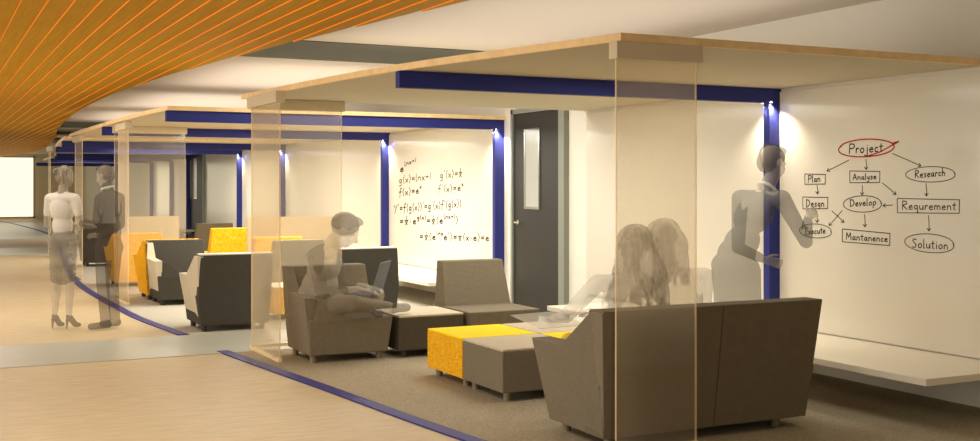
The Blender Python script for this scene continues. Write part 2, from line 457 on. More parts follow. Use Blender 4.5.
def oval(cu, cv, ru, rv, tilt=0, a0=-.3, a1=6.3, wob=.04):
    pts = []
    for i in range(29):
        a = a0 + (a1 - a0) * i / 28; k = 1 + wob * math.sin(2.3 * a + 1)
        x_, y_ = ru * k * math.cos(a), rv * k * math.sin(a)
        pts.append((cu + x_ * math.cos(tilt) - y_ * math.sin(tilt), cv + x_ * math.sin(tilt) + y_ * math.cos(tilt)))
    return pts
def rect(u0, v0, u1, v1, dv=0):
    return [(u0 + .4, v0), (u1, v0 + dv + .5), (u1 - .3, v1 + dv), (u0, v1 + .3), (u0 - .2, v0 + .4), (u0 + 1, v0 - .2)]
def arrow(u0, v0, u1, v1, h=3.2):
    a = math.atan2(v1 - v0, u1 - u0)
    return [[(u0, v0), ((u0 + u1) / 2 + .4, (v0 + v1) / 2), (u1, v1)],
            [(u1 - h * math.cos(a - .6), v1 - h * math.sin(a - .6)), (u1, v1), (u1 - h * math.cos(a + .6), v1 - h * math.sin(a + .6))]]
ink('marker_word', lay('Project', 849, 153.5, 884, 151.5, 9.5), 'ink', wb1, 1.15)
tag(ink('marker_oval', [oval(866.5, 148, 27, 9, -.07, -2.9, 3.6), [(893, 143), (899, 141.5), (880, 152), (868, 156)]], 'red', wb1, 1.3), 'red marker oval around the top word')
for txt, a, frame in [
    ('Plan', (808, 182.5, 821, 181.5, 7), rect(805, 174, 825.5, 184)),
    ('Analyse', (853, 180, 877, 179, 6), rect(850, 171, 880, 182.5)),
    ('Research', (915, 178, 946, 175.5, 7.5), oval(930.6, 174.4, 24, 8)),
    ('Desgn', (806, 206.5, 825, 206.5, 7), rect(803, 197, 828, 208.6)),
    ('Develop', (850, 206.5, 877, 205, 7), oval(862.5, 204, 18.5, 8.5)),
    ('Requrement', (902, 209.5, 957, 210, 8.5), rect(897.5, 198.5, 959.5, 212.5, .8)),
    ('Execute', (805, 234.5, 826, 233.2, 6.5), oval(815.5, 231, 15.5, 7.2, .08)),
    ('Mantanence', (846, 239.5, 888.5, 242, 7), rect(842.5, 229, 890, 241.5, 4)),
    ('Solution', (912, 247.5, 949, 249.5, 9), oval(929.5, 243.3, 24, 9.6, .1))]:
    ink('marker_word', lay(txt, *a), 'ink', wb1, .95)
    ink('marker_outline', [frame], 'ink', wb1, .8)
for a in [(849, 160, 827, 171), (866, 159.5, 866.3, 169.5), (892.5, 153.5, 921, 166), (817, 185.5, 817.6, 194), (862.3, 185, 862, 195), (882.5, 183, 896, 194.5),
          (926, 183.5, 926.6, 196), (892.5, 205, 883, 205.6), (817, 211, 817.2, 222.5), (832, 211, 844, 222.5), (842.5, 210, 829, 225.5), (864.5, 214.5, 865, 227), (928.5, 215.5, 929, 231)]:
    ink('marker_arrow', arrow(*a), 'ink', wb1, .75)
for txt, a, c in [
    ('e^lnx+1', (400, 172.5, 417, 166), 'ink'),
    ('g(x)=lnx+1', (399, 183.5, 432, 179), 'olive'), ("g'(x)=#", (440, 178.5, 463, 176), 'olive'),
    ('f(x)=e^x', (399, 196, 422, 193), 'ink'), ("f'(x)=e^x", (438, 192.5, 464, 190.5), 'olive'),
    ("Y'=f(g(x))'=g'(x)f'(g(x))", (394, 212, 462, 206.5), 'ink'),
    ('=#.e^g(x)^=#(e^lnx+1^)', (399.6, 224.5, 459, 223), 'ink'),
    ("=#(e^lnx^e')=#(x.e)=e", (419.5, 239.5, 490, 241), 'ink')]:
    ink('marker_equation', lay(txt, *a, 7.4), c, wb2, 1.15)

# ------------------------------------------------------------------ benches along the wall
def bench(y0, y1, label):
    t = thing('wall_bench', label, 'bench', (WX - .5, (y0 + y1) / 2, 0)); h = (y1 - y0) / 2
    obj('bench_top', bx(-.5, .479, -h, h, .302, .35), 'bench', t, bevel=.004)
    b = BM()
    n = max(2, int((y1 - y0) / 1.6))
    for i in range(n):
        yy = -h + .5 + (2 * h - 1) * i / (n - 1); box(b, .1, .5, yy - .02, yy + .02, .22, .301)
    obj('bracket', b, 'bench', t)
bench(5.25, 10.2, 'long pale floating bench below the flow chart whiteboard')
bench(13.3, 16.9, 'pale floating bench below the equations, behind the taupe armless chair')
bench(17.4, 22.6, 'pale floating bench below the blank whiteboard behind the seated person')
bench(31.8, 35.4, 'small far pale bench below the two thin blue frames')

# ------------------------------------------------------------------ doors
def door(n, y0, y1, wins, hz):
    d = struct('door_%d' % n, bx(WX - .045, WX, y0 + .07, y1 - .0, 0, 2.5), 'door')
    b = BM(); box(b, WX - .07, WX, y0 - .06, y0 + .07, 0, 2.56); box(b, WX - .07, WX, y1, y1 + .05, 0, 2.56); box(b, WX - .07, WX, y0 - .06, y1 + .05, 2.5, 2.56)
    fr = tag(obj('door_frame', b, 'doorframe', None), kind='structure')
    for (a0, a1, z0, z1) in wins:
        b = BM(); t_ = .03
        box(b, WX - .06, WX - .045, a0 - t_, a0, z0 - t_, z1 + t_); box(b, WX - .06, WX - .045, a1, a1 + t_, z0 - t_, z1 + t_)
        box(b, WX - .06, WX - .045, a0, a1, z0 - t_, z0); box(b, WX - .06, WX - .045, a0, a1, z1, z1 + t_)
        obj('glazing_bead', b, 'metal', d)
        obj('pane', bx(WX - .052, WX - .044, a0, a1, z0, z1), 'pane', d)
    b = BM(); yh = y1 - .12
    cyl(b, (WX - .05, yh, hz), (WX - .105, yh, hz), .011); cyl(b, (WX - .10, yh + .005, hz), (WX - .10, yh - .13, hz), .011)
    cyl(b, (WX - .045, yh, hz), (WX - .055, yh, hz), .03, n=20)
    obj('door_handle', b, 'metal', d, smooth=False)
YU = lambda u: wall_pt(u, 200, WX - .045)[0]
door(1, YU(563), YU(514), [(YU(539), YU(526), 1.33, 2.27)], 1.13)
door(2, YU(204), YU(187), [(YU(197), YU(194.5), 1.25, 2.3), (YU(191), YU(188.8), 1.25, 2.3)], 1.1)
print('BY', BY, YU(204), YU(187))

# ------------------------------------------------------------------ glass panels
def glass_panel(label, p0, p1, m='glass', hw=.045):
    """floor to canopy pane between plan points p0 and p1"""
    (x0, y0), (x1, y1) = p0, p1
    L = math.hypot(x1 - x0, y1 - y0); a = math.atan2(y1 - y0, x1 - x0)
    t = thing('glass_panel', label, 'glass panel', (x0, y0, 0), a)
    obj('pane', bx(.006, L - .006, -.006, .006, .03, 2.345), m, t)
    obj('edge_strip', bx(0, .005, -.007, .007, .03, 2.345), 'glassedge', t)
    obj('edge_strip', bx(L - .006, L, -.007, .007, .03, 2.345), 'glassedge', t)
    obj('header', bx(-.02, L + .02, -hw, hw, 2.345, CZ - .002), 'header', t, bevel=.003)
    obj('floor_channel', bx(-.01, L + .01, -.018, .018, .004, .03), 'channel', t)
glass_panel('amber tinted glass panel in front of the taupe sofa, nearest the viewer', (3.65, 5.64), (4.235, 5.64))
glass_panel('glass panel along the blue floor strip, left of the seated person', (2.86, 9.95), (2.84, 10.85), 'glass3')
glass_panel('pale glass panel behind the seated person, below the front canopy rear corner', (2.87, 10.98), (3.80, 10.98), 'glass2')
glass_panel('narrow glass panel along the strip beside the yellow seats', (2.42, 15.6), (2.40, 16.3), 'glass3')
glass_panel('pale distant glass panel behind the yellow seats, left of the far door', (2.42, 16.85), (3.42, 16.85), 'glass2')
glass_panel('distant glass panel between the two standing people', (2.36, 20.0), (2.36, 21.0), 'glass')
glass_panel('farthest glass panel, behind the standing woman', (2.45, 26.4), (2.5, 27.3), 'glass2')

# ------------------------------------------------------------------ upholstered pieces
def legs(t, x0, x1, y0, y1, h=.075, m='leg', r=.028):
    for xx in (x0, x1):
        for yy in (y0, y1):
            b = BM(); cyl(b, (xx, yy, .004), (xx, yy, h), r, r * 1.1, 20); obj('leg', b, m, t)

def ottoman(x, y, label, m, mtop, w_=.69, group=None, h=.394, legm='leg'):
    t = thing('ottoman', label, 'ottoman', (x, y, 0), 0, group)
    obj('base', bx(-w_ / 2 + .001, w_ / 2 - .001, -w_ / 2 + .001, w_ / 2 - .001, .072, h - .02), m, t, bevel=.008)
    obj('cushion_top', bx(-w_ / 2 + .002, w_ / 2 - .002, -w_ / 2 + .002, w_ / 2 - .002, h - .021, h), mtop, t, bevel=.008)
    legs(t, -w_ / 2 + .08, w_ / 2 - .08, -w_ / 2 + .08, w_ / 2 - .08, .072, legm)
    return t
ottoman(4.125, 8.40, 'yellow woven cube ottoman at the left front of the group of four', 'yellow', 'yellow_lit')
ottoman(4.125, 7.70, 'taupe cube ottoman nearest the viewer, right of the yellow one', 'taupe', 'taupe_lit')
ottoman(4.825, 8.40, 'taupe ottoman with painted lit top at the back of the group, behind the yellow one', 'taupe', 'taupe_lit')
ottoman(4.825, 7.70, 'yellow ottoman mostly hidden behind the sofa arm', 'yellow', 'yellow_lit')
ottoman(4.23, 10.0, 'taupe ottoman with painted dark sides and lit top between armchair and armless chair', 'taupe_shaded', 'taupe_lit', .66, legm='darkleg')
ottoman(4.0, 13.35, 'small yellow ottoman seen through glass left of the seated person', 'yellow', 'pale', .66)

def swoop(x0, x1, z0, z1, n=12):
    return [(x0 + (x1 - x0) * i / n, z0 + (z1 - z0) * (3 * (i / n)**2 - 2 * (i / n)**3)) for i in range(n + 1)]

def lounge(x, y, rz, label, W=.82, D=.76, seat='taupe', side='taupe', back='taupe', cap=None, arms=(1, 0), group=None, legm='leg', name='lounge_chair', bt=.16, cat='armchair'):
    """upholstered seat: local +y is the front, back cushion at y=0, x runs from 0 to W; arms = (at x=0, at x=W)"""
    t = thing(name, label, cat, (x, y, 0), rz, group)
    S = .40; A = .60; H = .84; Z = .072
    # seat block, a little narrower towards the floor
    obj('seat', tbox((.045, W - .045, .03, D - .05), (.012, W - .012, .012, D), Z, S), seat, t, bevel=.014, seg=3)
    # backrest: leans back a little, narrower at the top on the open side
    b = BM(); a1, a2 = (.0, .0) if arms[0] else (.04, 0), 0
    xl0, xl1 = (0.02, .03) if arms[0] else (.02, .05)
    xr0, xr1 = (W - .02, W - .0) if arms[1] else (W - .02, W - .05)
    vs = []
    for xx0, xx1, ya, yb, z in ((.05, W - .05, 0.0, .2, Z), (xl0, xr0, -.01, .24, S - .002), (xl1, xr1, -.03, bt - .03, H)):
        vs.append([b.verts.new(p) for p in ((xx0, ya, z), (xx1, ya, z), (xx1, yb, z), (xx0, yb, z))])
    for a, c in zip(vs, vs[1:]):
        for k in range(4): b.faces.new((a[k], a[(k + 1) % 4], c[(k + 1) % 4], c[k]))
    b.faces.new(vs[0][::-1]); b.faces.new(vs[-1])
    o = obj('backrest', b, back, t, bevel=.012, seg=3)
    if cap:
        obj('lit_top_cap', tbox((xl1 + .002, xr1 - .002, -.03, bt - .03), (xl1 + .002, xr1 - .002, -.03, bt - .03), H - .002, H + .014), cap, t, bevel=.005)
    for k, on in enumerate(arms):
        if not on: continue
        # outer side panel with the folded facet: rear part stands up along the back
        sx = (lambda v: v) if k == 0 else (lambda v: W - v)
        pts = [(.03, Z), (D - .06, Z), (D + .02, A - .0), (.33, A + .015), (.12, H - .01), (-.03, H - .01)]
        outx = [.052, .052, -.03, -.045, .0, .0]
        b = BM()
        O = [b.verts.new((sx(outx[i]), p[0], p[1])) for i, p in enumerate(pts)]
        I = [b.verts.new((sx(.085 if i < 2 else .07), p[0], p[1])) for i, p in enumerate(pts)]
        # facets on the outside: fold from the low rear corner to the step of the arm
        b.faces.new((O[0], O[1], O[2], O[3])); b.faces.new((O[0], O[3], O[4], O[5]))
        b.faces.new(I[::-1])
        for i in range(6): b.faces.new((O[i], O[(i + 1) % 6], I[(i + 1) % 6], I[i]))
        obj('arm', b, side, t, bevel=.004)
        # the upholstery sweeps from the arm down into the seat
        prof = [(sx(.065), S - .03)] + [(sx(.065), A - .012)] + [(sx(a), z) for a, z in swoop(.09, .42, A - .012, S + .002)] + [(sx(.42), S - .03)]
        if k: prof = prof[::-1]
        obj('arm_cushion', prism(prof, 'y', .14, D - .002), seat, t, smooth=False, bevel=.004)
    legs(t, .1, W - .1, .09, D - .14, Z, legm)
    return t

# the sofa with its back to the viewer
def sofa(x, y):
    t = thing('sofa', 'taupe two-seat sofa with its back to the viewer, behind the glass panel', 'sofa', (x, y, 0))
    W, D, S, A, H, Z = 1.75, .72, .40, .60, .84, .07
    obj('seat', tbox((.06, W - .12, .03, D - .05), (.02, W - .03, .02, D), Z, S), 'taupe', t, bevel=.014, seg=3)
    # two back shells that meet in a slanting seam
    def shell(xb0, xb1, xt0, xt1, nm):
        b = BM(); vs = []
        for (xa, xb), ya, yb, z in (((xb0, xb1), 0, .22, Z), ((xt0, xt1), -.02, .15, H)):
            vs.append([b.verts.new(p) for p in ((xa, ya, z), (xb, ya, z), (xb, yb, z), (xa, yb, z))])
        for k in range(4): b.faces.new((vs[0][k], vs[0][(k + 1) % 4], vs[1][(k + 1) % 4], vs[1][k]))
        b.faces.new(vs[0][::-1]); b.faces.new(vs[1])
        obj(nm, b, 'taupe2', t, bevel=.008, seg=3)
    shell(.04, .86, .03, .93, 'backrest'); shell(.864, W - .13, .934, W, 'backrest')
    for k in (0, 1):
        sx = (lambda v: v) if k == 0 else (lambda v: W - v - (.08 if v > .03 else 0))
        pts = [(.0, Z), (D - .03, Z), (D + .03, A), (.30, A + .01), (.10, H - .008), (-.02, H - .008)]
        outx = [.045, .06, -.04, -.085, .01, .02]
        b = BM()
        O = [b.verts.new((sx(outx[i]), p[0], p[1])) for i, p in enumerate(pts)]
        I = [b.verts.new((sx(.1), p[0], p[1])) for i, p in enumerate(pts)]
        b.faces.new((O[0], O[1], O[2], O[3])); b.faces.new((O[0], O[3], O[4], O[5])); b.faces.new(I[::-1])
        for i in range(6): b.faces.new((O[i], O[(i + 1) % 6], I[(i + 1) % 6], I[i]))
        if k == 0: obj('arm', b, 'taupe', t, bevel=.004)
        else: b.free()
    prof = [(.095, S - .03), (.095, A - .012)] + swoop(.11, .40, A - .012, S + .002) + [(.40, S - .03)]
    obj('arm_cushion', prism(prof, 'y', .16, D - .004), 'taupe', t, bevel=.004)
    legs(t, .14, W - .3, .1, D - .12, Z, 'leg')
    return t
sofa(3.60, 5.76)

# taupe row opposite: one-arm chair (faces the viewer), armless chair
lounge(3.85, 10.42, PI, 'taupe one-arm chair facing the viewer with a person on it', W=.83, D=.76, arms=(0, 1), side='taupe')
def armless(x, y, rz, label, seat='taupe', back='taupe', W=.78, legm='leg', group=None):
    return lounge(x, y, rz, label, W=W, D=.84, seat=seat, back=back, arms=(0, 0), legm=legm, group=group, name='armless_chair', cat='chair', bt=.14)
armless(5.36, 10.44, PI, 'taupe armless chair with tall back, left of the charcoal door', W=.78)

# middle pod
lounge(2.62, 12.32, 0, 'dark backed chair with pale sides and lit top painted white, nearest of the middle pod', W=.84, D=.78, seat='dark', side='pale', back='dark', cap='white', arms=(1, 1), legm='darkleg')
lounge(3.52, 16.02, PI, 'charcoal chair facing the viewer with one pale outer arm', W=.80, D=.78, seat='dark', side='pale', back='dark', arms=(0, 1), legm='darkleg')
lounge(2.70, 16.10, 0, 'yellow woven chair standing back to back with the charcoal chair', W=.82, D=.72, seat='yellow', side='yellow', back='yellow', arms=(1, 0), legm='darkleg')
lounge(2.62, 18.4, 0, 'yellow woven chair beyond the first glass panel, leftmost yellow seat', W=.80, D=.78, seat='yellow', side='yellow', back='yellow', arms=(1, 0), legm='darkleg')
lounge(4.35, 12.72, 0, 'charcoal chair with lit top painted white behind the laptop user', W=.80, D=.76, seat='dark', side='dark', back='dark', cap='white', arms=(0, 0), legm='darkleg')
armless(4.24, 15.2, 0, 'taupe chair back seen through the pale glass beside the seated person', W=.80, legm='darkleg')
lounge(4.24, 16.2, 0, 'yellow chair right behind the taupe chair back, only its top showing', W=.80, D=.74, seat='yellow', side='yellow', back='yellow', arms=(0, 0), legm='darkleg')
lounge(4.45, 19.9, 0, 'orange yellow woven chair back in front of the far blue post', W=.94, D=.76, seat='yellow', side='yellow', back='yellow', arms=(0, 0), legm='darkleg')
armless(4.75, 22.5, 0, 'distant brown chair back just behind the orange yellow chair', W=.8, seat='taupe2', back='taupe2', legm='darkleg')
lounge(2.75, 23.3, 0, 'distant dark chair visible between the two standing people', W=.7, D=.76, seat='dark', side='dark', back='dark', arms=(1, 0), legm='darkleg')

def low_screen(x0, x1, y, h, label):
    t = thing('low_screen', label, 'low screen', ((x0 + x1) / 2, y, 0)); hw = (x1 - x0) / 2
    obj('panel', bx(-hw, hw, -.02, .02, .08, h), 'screen', t, bevel=.004)
    for s in (-1, 1): obj('foot', bx(s * (hw - .15) - .02, s * (hw - .15) + .02, -.12, .12, .004, .08), 'darkleg', t)
low_screen(4.45, 5.95, 17.3, 1.10, 'low tan screen behind the yellow chair top, left of the equations')
low_screen(3.3, 4.25, 21.5, 1.02, 'low taupe screen left of the far door, below the thin blue frames')

# ------------------------------------------------------------------ people
def rot_to(fwd, up):
    f = Vector(fwd).normalized(); u = Vector(up); u = (u - f * u.dot(f)).normalized(); r = f.cross(u)
    return r, f, u

class Fig:
    """collects tapered limbs and ellipsoids, grows one continuous skin over them"""
    def __init__(s): s.p = []
    def cap(s, a, b, ra, rb, tg): s.p.append(('c', tg, Vector(a), Vector(b), ra, rb))
    def ell(s, c, rad, tg, R=None): s.p.append(('e', tg, Vector(c), rad, R or (Vector((1, 0, 0)), Vector((0, 1, 0)), Vector((0, 0, 1)))))
    def mesh(s, name, vox=.008, mats=None, tags=None, smooth=5):
        bm = BM()
        for q in s.p:
            if q[0] == 'c':
                _, tg, a, b, ra, rb = q
                cyl(bm, a, b, ra, rb, 14)
                for c, r in ((a, ra), (b, rb)):
                    bmesh.ops.create_icosphere(bm, subdivisions=2, radius=r, matrix=Matrix.Translation(c))
            else:
                _, tg, c, rad, R = q
                m = Matrix((R[0] * rad[0], R[1] * rad[1], R[2] * rad[2])).transposed().to_4x4(); m.translation = c
                bmesh.ops.create_icosphere(bm, subdivisions=3, radius=1, matrix=m)
        me = bpy.data.meshes.new('tmp'); bm.to_mesh(me); bm.free()
        o = bpy.data.objects.new('tmp', me); C.objects.link(o)
        r = o.modifiers.new('r', 'REMESH'); r.mode = 'VOXEL'; r.voxel_size = vox; r.use_smooth_shade = True
        sm = o.modifiers.new('s', 'SMOOTH'); sm.factor = .5; sm.iterations = smooth
        dg = bpy.context.evaluated_depsgraph_get(); dg.update()
        out = bpy.data.meshes.new_from_object(o.evaluated_get(dg)); out.name = name
        bpy.data.objects.remove(o); bpy.data.meshes.remove(me)
        if mats:
            out.materials.clear()
            for k in mats: out.materials.append(M[k])
            n = len(out.polygons); ce = np.empty(n * 3); out.polygons.foreach_get('center', ce); ce = ce.reshape(-1, 3)
            best = np.full(n, 1e9); idx = np.zeros(n, dtype=np.int32)
            for q in s.p:
                if q[0] == 'c':
                    _, tg, a, b, ra, rb = q; A_, B_ = np.array(a), np.array(b); ab = B_ - A_
                    t = np.clip(((ce - A_) @ ab) / max(1e-9, ab @ ab), 0, 1)
                    d = np.linalg.norm(ce - (A_ + t[:, None] * ab), axis=1) - (ra + (rb - ra) * t)
                else:
                    _, tg, c, rad, R = q; rel = ce - np.array(c)
                    loc = np.stack([rel @ np.array(R[k]) / rad[k] for k in range(3)], 1)
                    d = (np.linalg.norm(loc, axis=1) - 1) * min(rad)
                k = tags[tg]; w_ = d < best; best[w_] = d[w_]; idx[w_] = k
            out.polygons.foreach_set('material_index', idx)
        out.polygons.foreach_set('use_smooth', [True] * len(out.polygons))
        return out

def head(f, c, fwd, up, tg='skin', s=1.0):
    r, fw, u = rot_to(fwd, up); c = Vector(c); R = (r, fw, u)
    P = lambda a, b_, d: c + r * a * s + fw * b_ * s + u * d * s
    f.ell(P(0, -.012, .03), (.074 * s, .092 * s, .088 * s), tg, R)      # skull
    f.ell(P(0, .022, -.022), (.061 * s, .07 * s, .078 * s), tg, R)       # face
    f.ell(P(0, .045, -.082), (.036 * s, .036 * s, .028 * s), tg, R)      # chin
    f.ell(P(0, .068, .018), (.05 * s, .022 * s, .012 * s), tg, R)        # brow
    f.cap(P(0, .086, .004), P(0, .104, -.03), .009 * s, .013 * s, tg)    # nose
    f.cap(P(-.018, .083, -.058), P(.018, .083, -.058), .007 * s, .007 * s, tg)
    for q in (-1, 1):
        f.ell(P(q * .078, -.008, -.005), (.01 * s, .02 * s, .032 * s), tg, R)
        f.ell(P(q * .03, .066, -.022), (.022 * s, .02 * s, .02 * s), tg, R)
    return P, R

def hand(f, w, d, n, side=1, curl=.5, tg='skin', s=1.0):
    """w wrist, d along the palm, n back-of-hand normal, side +1 puts the thumb on +(d x n)"""
    d = Vector(d).normalized(); n = Vector(n); n = (n - d * n.dot(d)).normalized(); a = d.cross(n) * side; w = Vector(w)
    R = (a, d, n)
    f.ell(w + d * .045 * s, (.038 * s, .052 * s, .016 * s), tg, R)
    for i, L in enumerate((.072, .08, .075, .058)):
        off = (.029 - .0195 * i) * s
        p = w + d * .08 * s + a * off; ang = 0; seg = (.45, .32, .23)
        dr = (d + a * (.10 - .07 * i)).normalized()
        for k, q in enumerate(seg):
            ang += curl * (.5 + .35 * k)
            v = dr * math.cos(ang) - n * math.sin(ang); p2 = p + v * L * q * s
            f.cap(p, p2, (.0098 - .0009 * k) * s, (.0092 - .0009 * k) * s, tg); p = p2
    p = w + d * .022 * s + a * .03 * s
    v = (d * .62 + a * .68 - n * .35).normalized(); p2 = p + v * .042 * s; f.cap(p, p2, .0135 * s, .0105 * s, tg)
    v = (d * .85 + a * .25 - n * .45).normalized(); f.cap(p2, p2 + v * .032 * s, .0105 * s, .0085 * s, tg)

def lerp(a, b, t): return Vector(a) * (1 - t) + Vector(b) * t

def torso(f, pel, ch, neck, right, fwd, tg='shirt', w=1.0, hipt='trousers', belly=1.0):
    """pelvis, chest and neck base points"""
    pel, ch, neck = Vector(pel), Vector(ch), Vector(neck)
    up = (ch - pel).normalized(); r = Vector(right).normalized(); fw = Vector(fwd).normalized(); R = (r, fw, up)
    f.ell(pel, (.165 * w, .115, .115), hipt, R)
    f.ell(lerp(pel, ch, .45), (.142 * w, .102 * belly, .15), tg, R)
    if belly > 1: f.ell(lerp(pel, ch, .24), (.155 * w, .11 * belly, .13), tg, R)
    f.ell(ch, (.165 * w, .112, .17), tg, R)
    f.ell(ch + up * .11, (.17 * w, .085, .075), tg, R)

SIL = dict(alpha=.5)
M['g_skin'] = sheer('ghost_skin', (190, 180, 164), .50)
M['g_white'] = sheer('ghost_white_shirt', (240, 237, 228), .68)
M['g_skirt'] = sheer('ghost_grey_skirt', (112, 106, 94), .55)
M['g_suit'] = sheer('ghost_dark_suit', (84, 78, 70), .60)
M['g_hair'] = sheer('ghost_dark_hair', (104, 98, 88), .6, noise=1, scale=36, col2=(170, 162, 148), stretch=(1, 1, .25))
M['g_short'] = sheer('ghost_short_hair', (74, 68, 62), .62, noise=1, scale=60, col2=(112, 104, 94), stretch=(1, 1, .4))
M['g_blond'] = sheer('ghost_fair_hair', (150, 142, 126), .55, noise=1, scale=26, col2=(206, 198, 180), stretch=(1, 1, .22))
M['g_shoe'] = sheer('ghost_shoes', (86, 80, 74), .7)
M['g_tee'] = sheer('ghost_tee', (196, 188, 170), .45)
M['g_sleeve'] = sheer('ghost_sleeve', (126, 118, 102), .42)
M['g_jeans'] = sheer('ghost_jeans', (142, 132, 114), .62)
M['g_grey'] = sheer('ghost_grey_jumper', (118, 118, 110), .62)
M['g_trous'] = sheer('ghost_grey_trousers', (104, 106, 102), .6)
M['g_blouse'] = sheer('ghost_pale_blouse', (214, 208, 194), .42)
M['g_paper'] = sheer('ghost_paper', (232, 228, 216), .5)
M['g_laptop'] = sheer('ghost_laptop', (128, 130, 132), .62)
M['g_lapscr'] = sheer('ghost_laptop_lid', (150, 156, 164), .5)
M['g_tie'] = sheer('ghost_line', (240, 238, 230), .6)

def person(label, mesh, loc=(0, 0, 0), rz=0):
    t = bpy.data.objects.new('person', mesh); C.objects.link(t); t.location = loc; t.rotation_euler = (0, 0, rz)
    return tag(t, label, 'person')
def part(name, mesh, parent):
    o = bpy.data.objects.new(name, mesh); C.objects.link(o); o.parent = parent; return o

# -- figures are posed in their own frame: +y forward, +x their right hand side... (x = right)
def hair_cap(P, R, mname, s=1.0, extra=None, vox=.009, short=False):
    f = Fig()
    f.ell(P(0, -.022, .042), (.083 * s, .095 * s, .088 * s), 'h', R)
    if not short: f.ell(P(0, -.05, .0), (.078 * s, .065 * s, .085 * s), 'h', R)
    f.ell(P(0, .03, .098), (.055 * s, .05 * s, .028 * s), 'h', R)
    if extra: extra(f)
    return f.mesh('hair', vox, [mname], {'h': 0}, 2)

def standing_woman():
    f = Fig(); X = Vector((1, 0, 0)); Yv = Vector((0, 1, 0))
    torso(f, (0, 0, 1.0), (0, -.01, 1.33), (0, 0, 1.52), X, Yv, 'shirt', .82, 'skirt')
    f.cap((0, -.01, 1.45), (0, .01, 1.58), .058, .052, 'skin')
    P, R = head(f, (0.02, .02, 1.69), (.35, 1, -.08), (0, 0, 1))
    for s in (-1, 1):
        sh = Vector((s * .165, -.01, 1.45))
        f.cap((s * .05, -.01, 1.47), sh, .055, .055, 'shirt')
        el = Vector((s * .215, .02, 1.15)); wr = Vector((s * .13 + .06, .25, 1.13))
        f.cap(sh, lerp(sh, el, .55), .054, .05, 'shirt'); f.cap(lerp(sh, el, .5), el, .045, .038, 'skin'); f.cap(el, wr, .037, .026, 'skin')
        hand(f, wr, (-s * .2, 1, .1), (s * .6, 0, .8), side=-s, curl=.5)
        hp = Vector((s * .088, 0, .96)); kn = Vector((s * .085, .01, .55)); an = Vector((s * .09, -.02, .145))
        f.cap(hp, kn, .088, .055, 'skirt'); f.cap(kn, lerp(kn, an, .35), .05, .052, 'skin'); f.cap(lerp(kn, an, .35), an, .052, .03, 'skin')
        f.cap(an, an + Vector((s * .01, .10, -.095)), .034, .032, 'shoe'); f.cap(an + Vector((s * .01, .10, -.10)), an + Vector((s * .015, .17, -.112)), .03, .024, 'shoe')
        f.cap(an + Vector((0, -.03, -.03)), an + Vector((0, -.04, -.135)), .02, .008, 'shoe')
    me = f.mesh('person', .008, ['g_white', 'g_skin', 'g_skin', 'g_shoe'], {'shirt': 0, 'skin': 1, 'skirt': 2, 'shoe': 3})
    # skirt
    g = Fig(); g.ell((0, 0, 1.02), (.155, .12, .1), 'k')
    for i in range(9):
        z = 1.0 - .055 * i; g.ell((0, 0, z), (.172 - .003 * i, .128 - .002 * i, .07), 'k')
    sk = g.mesh('skirt', .01, ['g_skirt'], {'k': 0}, 3)
    def bun(h): h.ell(P(0, -.12, .05), (.045, .04, .04), 'h', R)
    return me, [('skirt', sk), ('hair', hair_cap(P, R, 'g_hair', extra=bun))]
me, kids = standing_woman()
woman = person('person in white short-sleeved shirt, grey skirt and heels, seen from behind', me, (1.37, 13.35, .0), math.atan2(-FW.x - .25 * RT.x, FW.y + .25 * RT.y) )
for n_, k in kids: part(n_, k, woman)

def standing_man():
    f = Fig(); X = Vector((1, 0, 0)); Yv = Vector((0, 1, 0))
    torso(f, (0, 0, .98), (0, -.01, 1.33), (0, 0, 1.53), X, Yv, 'suit', 1.08, 'suit', 1.1)
    f.ell((0, -.01, .90), (.185, .135, .14), 'suit')      # jacket skirt
    f.cap((0, -.02, 1.45), (0, .02, 1.60), .066, .058, 'suit'); f.cap((0, 0, 1.53), (0, .03, 1.62), .056, .052, 'skin')
    P, R = head(f, (0, .05, 1.70), (.0, 1, -.28), (0, .15, 1))
    for s in (-1, 1):
        sh = Vector((s * .205, -.015, 1.45)); f.cap((s * .05, -.01, 1.49), sh, .06, .062, 'suit')
        el = Vector((s * .255, .0, 1.15)); wr = Vector((s * .15, .25, 1.18)) if s < 0 else Vector((s * .2, .22, 1.02))
        f.cap(sh, el, .062, .05, 'suit'); f.cap(el, lerp(el, wr, .92), .05, .038, 'suit')
        hand(f, wr, (-s * .3, 1, .1), (s * .7, 0, .7), side=-s, curl=.6)
        hp = Vector((s * .1, 0, .93)); kn = Vector((s * .1, .015, .52)); an = Vector((s * .1, -.02, .09))
        f.cap(hp, kn, .1, .072, 'suit'); f.cap(kn, an, .07, .055, 'suit')
        f.cap(an + Vector((0, -.03, -.03)), an + Vector((s * .02, .17, -.055)), .042, .034, 'shoe')
    me = f.mesh('person', .008, ['g_suit', 'g_skin', 'g_shoe'], {'suit': 0, 'skin': 1, 'shoe': 2})
    g = Fig()
    for i in range(12):
        a = 2 * PI * i / 12; b_ = 2 * PI * (i + 1) / 12
        q = lambda t: Vector((.062 * math.cos(t), .02 + .062 * math.sin(t), 1.565 - .02 * math.sin(t)))
        g.cap(q(a), q(b_), .012, .012, 'c')
    co = g.mesh('shirt_collar', .006, ['g_white'], {'c': 0}, 2)
    return me, [('hair', hair_cap(P, R, 'g_short', .97)), ('shirt_collar', co)]
me, kids = standing_man()
d = (-RT * 1. + FW * .2); man = person('person in dark suit facing left, standing beside the one in a skirt', me, (1.83, 13.15, .0), math.atan2(-d.x, d.y))
for n_, k in kids: part(n_, k, man)

